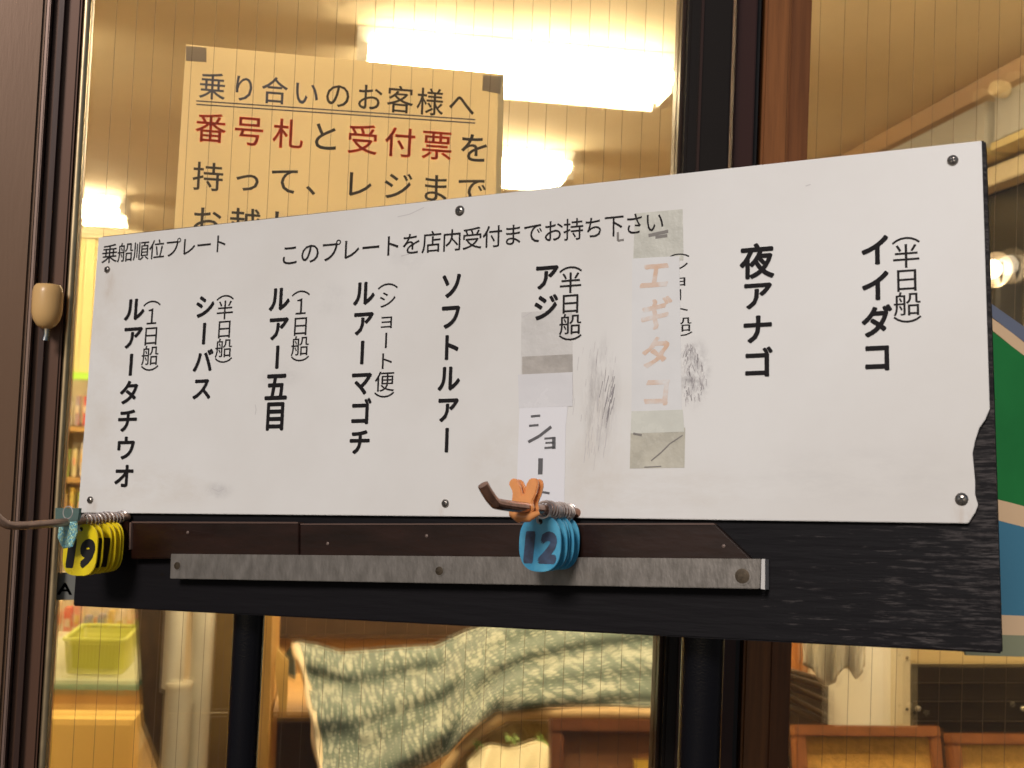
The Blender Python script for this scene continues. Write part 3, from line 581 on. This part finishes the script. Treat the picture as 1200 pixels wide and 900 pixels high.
# ================================================================= THINGS BEHIND THE GLASS, LOWER LEFT
M_tan = mat('tan_wood', (.50, .29, .09), .5, var=.2, vscale=12, stretch=(3, 3, .3)); M_dk = mat('dark_brown_wood', (.055, .030, .014), .5, var=.4, vscale=14)
TY = 1.25
a = onY(40, 797, TY); b = onY(166, 797, TY); zt = a.z
tb = thing('table', ((a.x+b.x)/2, TY+.3, .012), 'tan shop table with a teal edge holding the yellow green basket', 'table')
MB().box(a.x-.2, b.x, TY, TY+.6, zt-.012, zt).build('table_top', mat('pale_green_laminate', (.50, .50, .34), .35), tb, bevel=.002)
MB().box(a.x-.2, b.x, TY-.004, TY-.0005, zt-.017, zt-.006).build('edge_band', mat('teal_edging', (.10, .27, .20), .4), tb)
MB().box(a.x-.2, b.x, TY+.006, TY+.026, zt-.062, zt-.0125).build('apron', M_tan, tb, bevel=.001)
lx = onY(123, 830, TY).x; MB().box(lx-.006, lx+.006, TY+.002, TY+.03, .012, zt-.0625).build('leg', M_cream, tb)
MB().box(b.x-.03, b.x-.004, TY+.55, TY+.59, .012, zt-.0125).build('leg', M_cream, tb)
fp = onY(100, 842, TY+.08)
fb = tag(MB().box(a.x-.3, b.x+.005, TY-.10, TY-.02, .013, onY(100, 843, TY-.10).z).build('storage_box', mat('orange_cardboard', (.90, .60, .17), .6, var=.1, vscale=6)), 'large plain orange tan box in front of the table at the lower left', 'box')
# basket
BY = TY+.06
bk = thing('plastic_basket', tuple(onY(115, 795, BY)), 'yellow green plastic basket standing on the teal edged table', 'basket')
M_bk = mat('yellow_green_plastic', (.50, .50, .08), .35, transl=.25)
bl_, br_ = onY(76, 795, BY).x, onY(143, 795, BY).x; tl_, tr_ = onY(74, 752, BY).x, onY(146, 752, BY).x; zb, ztb = zt+.002, onY(110, 750, BY).z
def ringpts(x0, x1, y0, y1, z, r=.012, k=4):
    P = []
    for cx_, cy_, a0 in ((x1-r, y1-r, 0), (x0+r, y1-r, 90), (x0+r, y0+r, 180), (x1-r, y0+r, 270)):
        for i in range(k+1): aa = math.radians(a0+90*i/k); P.append(Vector((cx_+r*math.cos(aa), cy_+r*math.sin(aa), z)))
    return P
mb = MB(); levels = 7; R_ = []
for i in range(levels+1):
    t = i/levels; R_.append(ringpts(bl_+(tl_-bl_)*t, br_+(tr_-br_)*t, BY-.001*t, BY+.16+.03*t, zb+(ztb-zb)*t))
K = len(R_[0]); v = [p for r in R_ for p in r]; f = [(i*K+k, i*K+(k+1) % K, (i+1)*K+(k+1) % K, (i+1)*K+k) for i in range(levels) for k in range(K)]
mb.add(v, f); mb.add(R_[0], [tuple(range(K))]); mb.build('body', M_bk, bk, smooth=True)
MB().tube(R_[-1]+[R_[-1][0]], .0045, 8).build('rim', mat('yellow_green_rim', (.55, .58, .10), .3), bk, smooth=True)
for i in range(14):
    x = bl_+.01+(br_-bl_-.02)*i/13; MB().box(x-.0012, x+.0012, BY-.0035, BY-.0012, zb+.01, ztb-.008).build('rib', M_bk, bk)
# packages behind the basket
PC = [('red', (.65, .06, .03)), ('white', (.72, .62, .48)), ('orange', (.70, .28, .06)), ('grey blue', (.20, .22, .30)), ('yellow', (.62, .42, .05)), ('cream', (.70, .52, .30)), ('dark grey', (.07, .06, .06)), ('pink', (.70, .32, .22)), ('green', (.28, .45, .06))]
def package(x0, y0, x1, y1, Y, ci, label, group):
    n_, c = PC[ci]; a_ = onY(x0, y1, Y); b_ = onY(x1, y0, Y)
    t = thing('packet', ((a_.x+b_.x)/2, Y, a_.z), label, 'packet', group)
    MB().box(a_.x, b_.x, Y, Y+.03, a_.z, b_.z).build('pouch', mat('packet_'+n_.replace(' ', '_'), c, .35), t, bevel=.002)
    zz = a_.z+(b_.z-a_.z)*.55
    MB().box(a_.x+.002, b_.x-.002, Y-.0012, Y-.0002, zz-(b_.z-a_.z)*.12, zz+(b_.z-a_.z)*.12).build('band', mat('packet_'+PC[(ci*3+1) % 9][0].replace(' ', '_'), PC[(ci*3+1) % 9][1], .35), t)
def rack(pc_, Y, z, x0, x1, label):
    t = thing('shelf', ((x0+x1)/2, Y+.1, z), label, 'shelf'); MB().box(x0, x1, Y-.01, Y+.16, z-.014, z-.0005).build('shelf_board', M_tan, t)
    MB().box(x0, x1, Y+.15, Y+.17, z+.0, z+.16).build('back_panel', M_cream, t); 
    for x in (x0, x1-.012): MB().box(x, x+.012, Y+.05, Y+.16, z-.30, z-.0145).build('bracket', M_cream, t)
lowz = onY(100, 752, TY+.7).z
rack(None, TY+.7, lowz, onY(52, 760, TY+.7).x, onY(164, 760, TY+.7).x, 'tan shelf behind the basket carrying small bright packets')
for i, (x0, x1, yt, ci, nm) in enumerate(((62, 71, 704, 5, 'cream packet at the left end of the shelf behind the basket'), (73, 84, 712, 0, 'bright red packet behind the left corner of the basket'), (85, 95, 706, 7, 'pink packet next to the bright red one behind the basket'),
        (97, 107, 722, 3, 'grey blue packet behind the middle of the basket, left one of two'), (108, 112, 724, 2, 'slim orange packet between two grey blue packets behind the basket'), (113, 123, 720, 3, 'grey blue packet behind the middle of the basket, right one of two'),
        (125, 133, 716, 4, 'yellow packet behind the right part of the basket'), (135, 145, 716, 1, 'white packet right of the yellow one behind the basket'), (147, 157, 714, 5, 'cream packet at the right end of the shelf behind the basket'))):
    package(x0, yt, x1, 751.5, TY+.7, ci, nm, 'packets on the shelf behind the basket')
# rack seen in the narrow gap left of the sign board
GY = 2.4
wp = onY(95, 300, GY)
pn = thing('wall_panel', tuple(onY(92, 436, GY)), 'pale yellow upright panel in the gap between the jamb and the sign board', 'panel')
x0_, x1_ = onY(70, 350, GY).x, onY(160, 350, GY).x; za, zb_ = onY(92, 436, GY).z, onY(92, 278, GY).z
for i in range(7):
    MB().box(x0_+(x1_-x0_)*i/7+.002, x0_+(x1_-x0_)*(i+1)/7, GY, GY+.02, za, zb_).build('board', mat('pale_yellow_paint', (.74, .64, .30), .4), pn, bevel=.002)
MB().box(x0_-.01, x1_+.01, GY-.01, GY+.03, zb_, zb_+.03).build('top_rail', M_cream, pn)
MB().box(x0_-.01, x1_+.01, GY-.012, GY+.03, za-.022, za-.001).build('price_rail', mat('bright_green_strip', (.42, .75, .08), .4), pn)
for j, (yb) in enumerate((500, 560, 612)):
    z_ = onY(92, yb, GY).z; rack(None, GY, z_, onY(60, yb, GY).x, onY(150, yb, GY).x, ['upper', 'middle', 'lower'][j]+' shelf of packets in the gap left of the sign board')
    cs = [(1, 3, 0, 6, 2), (8, 5, 1, 3, 4), (5, 4, 8, 1, 7)][j]; xx = 78-(yb-500)*.06
    for i, ci in enumerate(cs):
        package(xx, yb-random.uniform(30, 44), xx+7, yb-1, GY, ci, '%s packet, %s from the left on the %s shelf left of the sign board' % (PC[ci][0], ['first', 'second', 'third', 'fourth', 'fifth'][i], ['upper', 'middle', 'lower'][j]), 'packets on the shelves left of the sign board'); xx += 9
# dark slab, pipes, panel
dk = tag(ppx([(156, 690), (196, 690), (200, 905), (186, 905), (165, 850)], .80, .04).build('plank', mat('dark_rough_wood', (.07, .038, .014), .6, col2=(.03, .018, .008), vscale=40, stretch=(2, 2, .5), bump=.8, bscale=60), bevel=.002), 'dark rough brown plank leaning left of the pale pipes', 'plank')
M_pipe = mat('grey_white_pvc', (.66, .64, .55), .3, var=.12, vscale=14)
PY = .70
pp = thing('pipe', tuple(onY(208, 895, PY)), 'pale grey plastic pipe with a wide socket below, left of the two pipes', 'pipe', 'pale pipes standing inside the window')
def vpipe(x0, x1, yt, yb, Y, m, par, name):
    yy = (yt+yb)/2; a_ = onY(x0, yy, Y); b_ = onY(x1, yy, Y); c_ = (a_.x+b_.x)/2; r = (b_.x-a_.x)/2; z1 = onY((x0+x1)/2, yt, Y).z; z0 = onY((x0+x1)/2, yb, Y).z
    return MB().tube([(c_, Y, z0), (c_, Y, z1)], r, 32).build(name, m, par, smooth=True), c_, r, z1
vpipe(194, 219, 640, 806, PY, M_pipe, pp, 'tube')
_, c_, r_, z1_ = vpipe(182, 214, 801, 1250, PY-.005, M_pipe, pp, 'socket')
MB().lathe((c_, PY-.005, z1_), (0, 0, 1), [(r_*1.04, -.004), (r_*1.06, 0), (r_*1.0, .003), (r_*.8, .003)], 32).build('socket_rim', mat('rim_highlight', (.75, .7, .55), .2), pp, smooth=True)  # paler than the pipe: the rim's highlight is put into its colour
p2 = thing('pipe', tuple(onY(230, 895, PY+.04)), 'pale plastic pipe with a low collar, right of the two pipes', 'pipe', 'pale pipes standing inside the window')
vpipe(214, 240, 640, 1250, PY+.03, M_pipe, p2, 'tube'); vpipe(212, 238.5, 816, 822, PY+.03, M_pipe, p2, 'collar')
tag(ppx([(225, 640), (290, 640), (278, 1000), (222, 1000)], .86, .03).build('wall_panel', mat('olive_board', (.16, .105, .03), .55, col2=(.10, .06, .02), vscale=10)), 'olive brown board behind the pipes left of the left black post', 'panel')
tag(MB().tube([onY(197, 836, .60), onY(232, 836, .60), onY(268, 835, .60)], .0008, 6).build('string', mat('white_string', (.7, .62, .45), .6)), 'thin pale string stretched across the two pipes', 'string')

# ================================================================= LOWER MIDDLE
M_ply = mat('orange_ply', (.52, .29, .10), .5, var=.2, vscale=8, stretch=(.4, 3, 3))
bp_ = thing('back_panel', tuple(onY(420, 900, 1.0)), 'orange wooden panel with a dark top band behind the patterned cloth', 'panel')
ppx([(240, 748), (800, 750), (800, 1000), (235, 1000)], 1.0, .03).build('board', M_ply, bp_)
ppx([(240, 690), (800, 690), (800, 749), (240, 747)], .985, .035).build('top_band', M_dk, bp_)
cb = thing('cabinet', tuple(onY(345, 900, .62)), 'light wooden open cabinet left of the patterned cloth', 'cabinet')
ppx([(306, 690), (320, 690), (311, 1000), (297, 1000)], .54, .28).build('side_panel', M_tan, cb, bevel=.001)
ppx([(320, 834), (800, 836), (800, 843), (320, 841)], .60, .30).build('shelf', M_tan, cb)
ppx([(324, 760), (338, 775), (336, 834), (328, 834), (322, 790)], .60, .012).build('door_panel', mat('yellow_ply', (.62, .42, .13), .5), cb)
ppx([(320, 841.5), (400, 842), (400, 1000), (318, 1000)], .86, .02).build('inner_back', M_dk, cb)
# patterned cloth
m = bpy.data.materials.new('patterned_cloth'); m.use_nodes = True; t = m.node_tree; b = t.nodes['Principled BSDF']; L = t.links
b.inputs['Roughness'].default_value = .85; b.inputs['Sheen Weight'].default_value = .2
tc = t.nodes.new('ShaderNodeTexCoord'); vo = t.nodes.new('ShaderNodeTexVoronoi'); vo.inputs['Scale'].default_value = 1; vo.voronoi_dimensions = '2D'; vo.inputs['Scale'].default_value = 135; L.new(tc.outputs['UV'], vo.inputs['Vector'])
ns = t.nodes.new('ShaderNodeTexNoise'); ns.inputs['Scale'].default_value = 30; ns.inputs['Detail'].default_value = 2; L.new(tc.outputs['UV'], ns.inputs['Vector'])
mm = t.nodes.new('ShaderNodeMath'); mm.operation = 'MULTIPLY_ADD'; mm.inputs[1].default_value = .8; L.new(vo.outputs[0], mm.inputs[0]); L.new(ns.outputs[0], mm.inputs[2])
cr = t.nodes.new('ShaderNodeValToRGB'); e = cr.color_ramp.elements; e[0].position = .66; e[0].color = (.34, .36, .30, 1); e[1].position = .80; e[1].color = (.085, .115, .10, 1)
L.new(mm.outputs[0], cr.inputs[0]); L.new(cr.outputs[0], b.inputs['Base Color']); M_cloth = m
import bisect
def lerp_curve(P, t):
    k = t*(len(P)-1); i = min(int(k), len(P)-2); f_ = k-i; return (P[i][0]*(1-f_)+P[i+1][0]*f_, P[i][1]*(1-f_)+P[i+1][1]*f_)
topc = [(345, 753), (372, 757), (398, 765), (430, 763), (470, 760), (510, 758), (545, 742), (580, 730), (640, 720), (700, 715), (760, 712), (810, 716)]
botc = [(384, 925), (410, 920), (440, 916), (470, 906), (500, 897), (525, 884), (545, 862), (562, 846), (580, 834), (640, 828), (720, 828), (810, 832)]
NS, NT = 150, 70; v = []; uv = []
from mathutils import noise
def ridge(s, t, P, w_, a):                        # a fold along the polyline P in (s, t)
    best = 9
    for (s0, t0), (s1, t1) in zip(P, P[1:]):
        dx, dy = s1-s0, t1-t0; k = max(0, min(1, ((s-s0)*dx+(t-t0)*dy*.2)/(dx*dx+dy*dy*.2))); d = (t-(t0+dy*k))+0*dx
        dd = math.hypot((s-(s0+dx*k))*1.6, d)
        if dd < abs(best): best = math.copysign(dd, d)
    return a*math.exp(-(best/w_)**2)*(1.0 if best < 0 else 1.0)
FOLDS = [([(0, .50), (.25, .46), (.5, .36), (.68, .10), (.8, -.1)], .13, -.040), ([(.10, .98), (.3, .86), (.5, .70), (.62, .46), (.9, .22), (1, .15)], .12, -.042),
         ([(.0, .12), (.25, .16), (.42, .10)], .09, -.016), ([(.60, .95), (.75, .70), (1, .50)], .14, -.040), ([(.04, .24), (.2, .28), (.42, .22)], .08, .014), ([(.8, .9), (1, .8)], .10, -.02), ([(.2, .66), (.45, .58)], .06, -.012)]
def fold(s, t):
    z = 1.25*sum(ridge(s, t, P, w_*1.1, a) for P, w_, a in FOLDS)
    z += .012*noise.noise(Vector((s*4, t*3, 1.3)))+.0035*noise.noise(Vector((s*7+t*4, t*5, 4.1)))
    return z
for j in range(NT+1):
    for i in range(NS+1):
        s, t = i/NS, j/NT; a = lerp_curve(topc, s); b_ = lerp_curve(botc, s)
        x = a[0]+(b_[0]-a[0])*t; y = a[1]+(b_[1]-a[1])*t
        x += 8*math.sin(t*5)*(1-s)*(t*(1-t))*2
        Y = .64-.22*t+fold(s, t)
        v.append(onY(x, y, Y)); uv.append((s*.40, t*.17))
mb = MB(); mb.add(v, [(j*(NS+1)+i, j*(NS+1)+i+1, (j+1)*(NS+1)+i+1, (j+1)*(NS+1)+i) for j in range(NT) for i in range(NS)])
clo = thing('patterned_cloth', tuple(onY(560, 900, .5)), 'teal and cream small patterned cloth draped in folds with a pale hem', 'cloth')
fo = mb.build('fabric', M_cloth, clo, smooth=True, fix=False)
ul = fo.data.uv_layers.new(name='UVMap')
for lp in fo.data.loops: ul.data[lp.index].uv = uv[lp.vertex_index]
md = fo.modifiers.new('thick', 'SOLIDIFY'); md.thickness = .002
M_hem = mat('pale_hem', (.72, .60, .42), .8, bump=.2, bscale=300)
mb = MB(); hp = []
for j in range(0, NT+1): hp.append(v[j*(NS+1)]+Vector((.0, -.004, 0)))
hv = []; 
for j, p in enumerate(hp): wv = .013+.003*math.sin(j*.3); hv += [p+Vector((-wv*.45, .004, 0)), p+Vector((0, -.004, 0)), p+Vector((wv*.55, -.002, 0))]
mb.add(hv, [(j*3+k, j*3+k+1, j*3+k+4, j*3+k+3) for j in range(NT) for k in range(2)])
hm = mb.build('hem', M_hem, clo, smooth=True); md = hm.modifiers.new('thick', 'SOLIDIFY'); md.thickness = .002
fl = MB(); 
fv = [onY(x, y, Y) for x, y, Y in ((344, 754, .655), (332, 768, .67), (321, 777, .68), (326, 786, .68), (334, 790, .67), (345, 796, .655))]
fl.add(fv, [(0, 1, 5), (1, 2, 5), (2, 3, 5), (3, 4, 5)]); fo2 = fl.build('corner_flap', M_cloth, clo); md = fo2.modifiers.new('thick', 'SOLIDIFY'); md.thickness = .003
# basket with lace cloth in front of it
wb = thing('cloth_lined_basket', tuple(onY(590, 905, .40)), 'tan lined basket with a cream lace cloth in front of the patterned cloth', 'basket')
M_rim = mat('tan_cloth_rim', (.58, .40, .20), .7, var=.15, vscale=30, bump=.3)
arc = [(505, 925), (520, 905), (540, 880), (558, 862), (578, 846), (600, 838), (660, 836), (720, 836), (780, 838)]
A1 = [onY(x, y, .40+.002*i) for i, (x, y) in enumerate(arc)]
MB().tube(smooth_path(A1), [.008]*((len(arc)-1)*6+1), 12).build('rim', M_rim, wb, smooth=True)
ppx([(512, 930), (545, 885), (565, 864), (600, 845), (780, 845), (780, 1000), (500, 1000)], .415, .01).build('side', mat('ochre_weave', (.46, .33, .13), .7, var=.4, vscale=60, bump=.8, bscale=200), wb)
mb = MB(); nv = []; K1, K2 = 44, 16
for j in range(K2+1):
    for i in range(K1+1):
        s, t = i/K1, j/K2; x = 548+(672-548)*s; yt = 893-24*math.sin(math.pi*min(1, s*1.05))-6*math.sin(s*11); y = yt+t*60
        nv.append(onY(x, y, .385-.05*math.sin(t*1.5)+.006*math.sin(s*22+t*4)-.006*math.cos(s*9)))
mb.add(nv, [(j*(K1+1)+i, j*(K1+1)+i+1, (j+1)*(K1+1)+i+1, (j+1)*(K1+1)+i) for j in range(K2) for i in range(K1)])
lc = mb.build('lace_cloth', mat('cream_lace', (.70, .62, .42), .8, bump=.5, bscale=250), wb, smooth=True); md = lc.modifiers.new('thick', 'SOLIDIFY'); md.thickness = .002
for i, (x, y, r) in enumerate(((600, 864, 8), (637, 868, 10), (608, 905, 9), (560, 873, 6), (636, 906, 8))):
    mb = MB(); rr = r*.0012
    for k_ in range(7):
        a = random.uniform(0, 6.28); c_ = onY(x, y, .395); d_ = Vector((math.cos(a), -.3, math.sin(a)*.5)).normalized(); e_ = d_.orthogonal().normalized()*rr*.35
        mb.add([c_, c_+d_*rr*.6+e_, c_+d_*rr*1.3, c_+d_*rr*.6-e_], [(0, 1, 2, 3)])
    mb.build('leaf_sprig', mat('leaf_green', (.20, .30, .06), .6), wb)
# framed boards
LEAN = []
def framed(poly, Y, fwd, m_in, m_fr, label, name='framed_board', pos=None):
    xs_ = [onY(x, y, Y) for x, y in poly]; x0, x1 = xs_[0].x, xs_[1].x; z1 = (xs_[0].z+xs_[1].z)/2; z0 = z1-.45
    t = thing(name, ((x0+x1)/2, Y, z0), label, 'board', 'framed boards leaning inside the window')
    MB().box(x0+fwd, x1-fwd, Y+.008, Y+.018, z0+fwd, z1-fwd).build('panel', m_in, t)
    for r in ((x0, x1, z1-fwd, z1), (x0, x1, z0, z0+fwd)): MB().box(r[0], r[1], Y, Y+.022, r[2], r[3]).build('frame_rail', m_fr, t, bevel=.0015)
    for r in ((x0, x0+fwd), (x1-fwd, x1)): MB().box(r[0], r[1], Y+.0004, Y+.0216, z0+fwd, z1-fwd).build('frame_stile', m_fr, t, bevel=.0015)
    LEAN.append(t); return t
M_fr = mat('red_brown_frame', (.30, .11, .035), .4, var=.25, vscale=25); M_cork = mat('cork', (.70, .38, .08), .8, var=.3, vscale=120, bump=.4, bscale=300)
M_frd = mat('dark_frame', (.17, .06, .025), .4, var=.25, vscale=25)
f1 = framed([(646, 841), (800, 843)], .22, .017, mat('brown_panel', (.20, .085, .035), .5, var=.1), M_frd, 'dark brown framed board left of the right black post')
MB().box(onY(742, 888, .22).x, onY(768, 888, .22).x, .2236, .2276, onY(750, 915, .22).z, onY(750, 889, .22).z).build('label', mat('yellow_label', (.60, .38, .05), .5), f1)
framed([(932, 849), (1102, 851)], .26, .015, M_cork, M_fr, 'cork board in a red brown frame below the middle of the right door')
framed([(1114, 858), (1330, 862)], .25, .015, M_cork, M_fr, 'cork board in a brown frame cut off by the lower right corner')
# cream post, hanging cloth, dark cabinet on the right
cp_ = thing('cream_pillar', tuple(onY(1025, 900, .62)), 'cream painted pillar above the framed cork board', 'pillar')
ppx([(972, 690), (1050, 690), (1048, 1100), (970, 1100)], .62, .08).build('pillar_face', mat('bright_cream', (.88, .85, .72), .5, var=.05), cp_)
ppx([(1050.5, 690), (1067, 690), (1066, 1100), (1048.5, 1100)], .60, .06).build('door_trim', M_cream, cp_)
for y in (771, 831): MB().lathe(onY(1063, y, .599), (0, -1, 0), [(.003, 0), (.002, .002)], 10).build('nail', M_dk, cp_)
M_gc = mat('grey_green_cloth', (.62, .59, .48), .8, var=.2, vscale=15)
gc = thing('hanging_bag', tuple(onY(975, 800, .5)), 'folded grey cloth bag hanging just under the sign board', 'bag')
mb = MB(); gv = []; K1, K2 = 30, 12
for j in range(K2+1):
    for i in range(K1+1):
        s, t = i/K1, j/K2; x = 942+(1014-942)*s; yb = 778+26*math.exp(-((s-.38)/.22)**2)+18*math.exp(-((s-.85)/.1)**2); y = 720+(yb-720)*t
        gv.append(onY(x, y, .50+.012*math.sin(s*19)+.006*math.sin(s*41+t*3)))
mb.add(gv, [(j*(K1+1)+i, j*(K1+1)+i+1, (j+1)*(K1+1)+i+1, (j+1)*(K1+1)+i) for j in range(K2) for i in range(K1)])
go = mb.build('cloth', M_gc, gc, smooth=True); md = go.modifiers.new('thick', 'SOLIDIFY'); md.thickness = .004
dc = thing('dark_cabinet', tuple(onY(1130, 900, .66)), 'black low cabinet with a cream top and round knobs at the lower right', 'cabinet')
ppx([(1068, 779), (1400, 779), (1400, 1100), (1066, 1100)], .66, .3).build('body', mat('black_cabinet', (.016, .011, .007), .35), dc, bevel=.002)
for y in (800, 822, 845): ppx([(1070, y), (1390, y), (1390, y+1.4), (1070, y+1.4)], .657, .0025).build('drawer_gap', mat('cabinet_groove', (.03, .018, .01), .5), dc)
ppx([(1067, 700), (1400, 700), (1400, 778), (1067, 778)], .67, .28).build('cream_front', mat('tan_cream', (.55, .42, .20), .5), dc)
for x in (1075, 1198): MB().lathe(onY(x, 830, .659), (0, -1, 0), [(.004, 0), (.005, .004), (.003, .007)], 14).build('knob', mat('knob_grey', (.5, .45, .36), .3, metal=.5), dc, smooth=True)
oc = tag(ppx([(925, 700), (950, 700), (947, 796), (925, 796)], .72, .04).build('box', mat('orange_box', (.45, .17, .04), .5), bevel=.002), 'orange brown box behind the hanging grey cloth bag', 'box')
mp_ = thing('tool_bundle', tuple(onY(950, 850, .5)), 'dark bundle of metal bars above the framed cork board', 'tool bundle')
for i, (x0, y0, x1, y1) in enumerate(((915, 790, 968, 806), (915, 800, 968, 822), (915, 812, 966, 838), (915, 826, 960, 842), (915, 784, 966, 797))):
    MB().tube([onY(x0, y0, .50+.006*i), onY(x1, y1, .54+.006*i)], .005, 10).build('bar', mat('dark_metal', (.10, .07, .05), .3, metal=.7), mp_, smooth=True)
tag(ppx([(915, 796.5), (971, 796.5), (970, 1100), (915, 1100)], .60, .018).build('box', mat('dark_box', (.03, .018, .01), .5), bevel=.002), 'dark brown box behind the metal bars beside the cream pillar', 'box')

for t in LEAN:                                     # the boards lean back, their top edges staying where they are seen
    a = math.radians(-14); t.rotation_euler = (a, 0, 0); h_ = .45
    t.location.y -= math.sin(-a)*h_; t.location.z += h_*(1-math.cos(a))
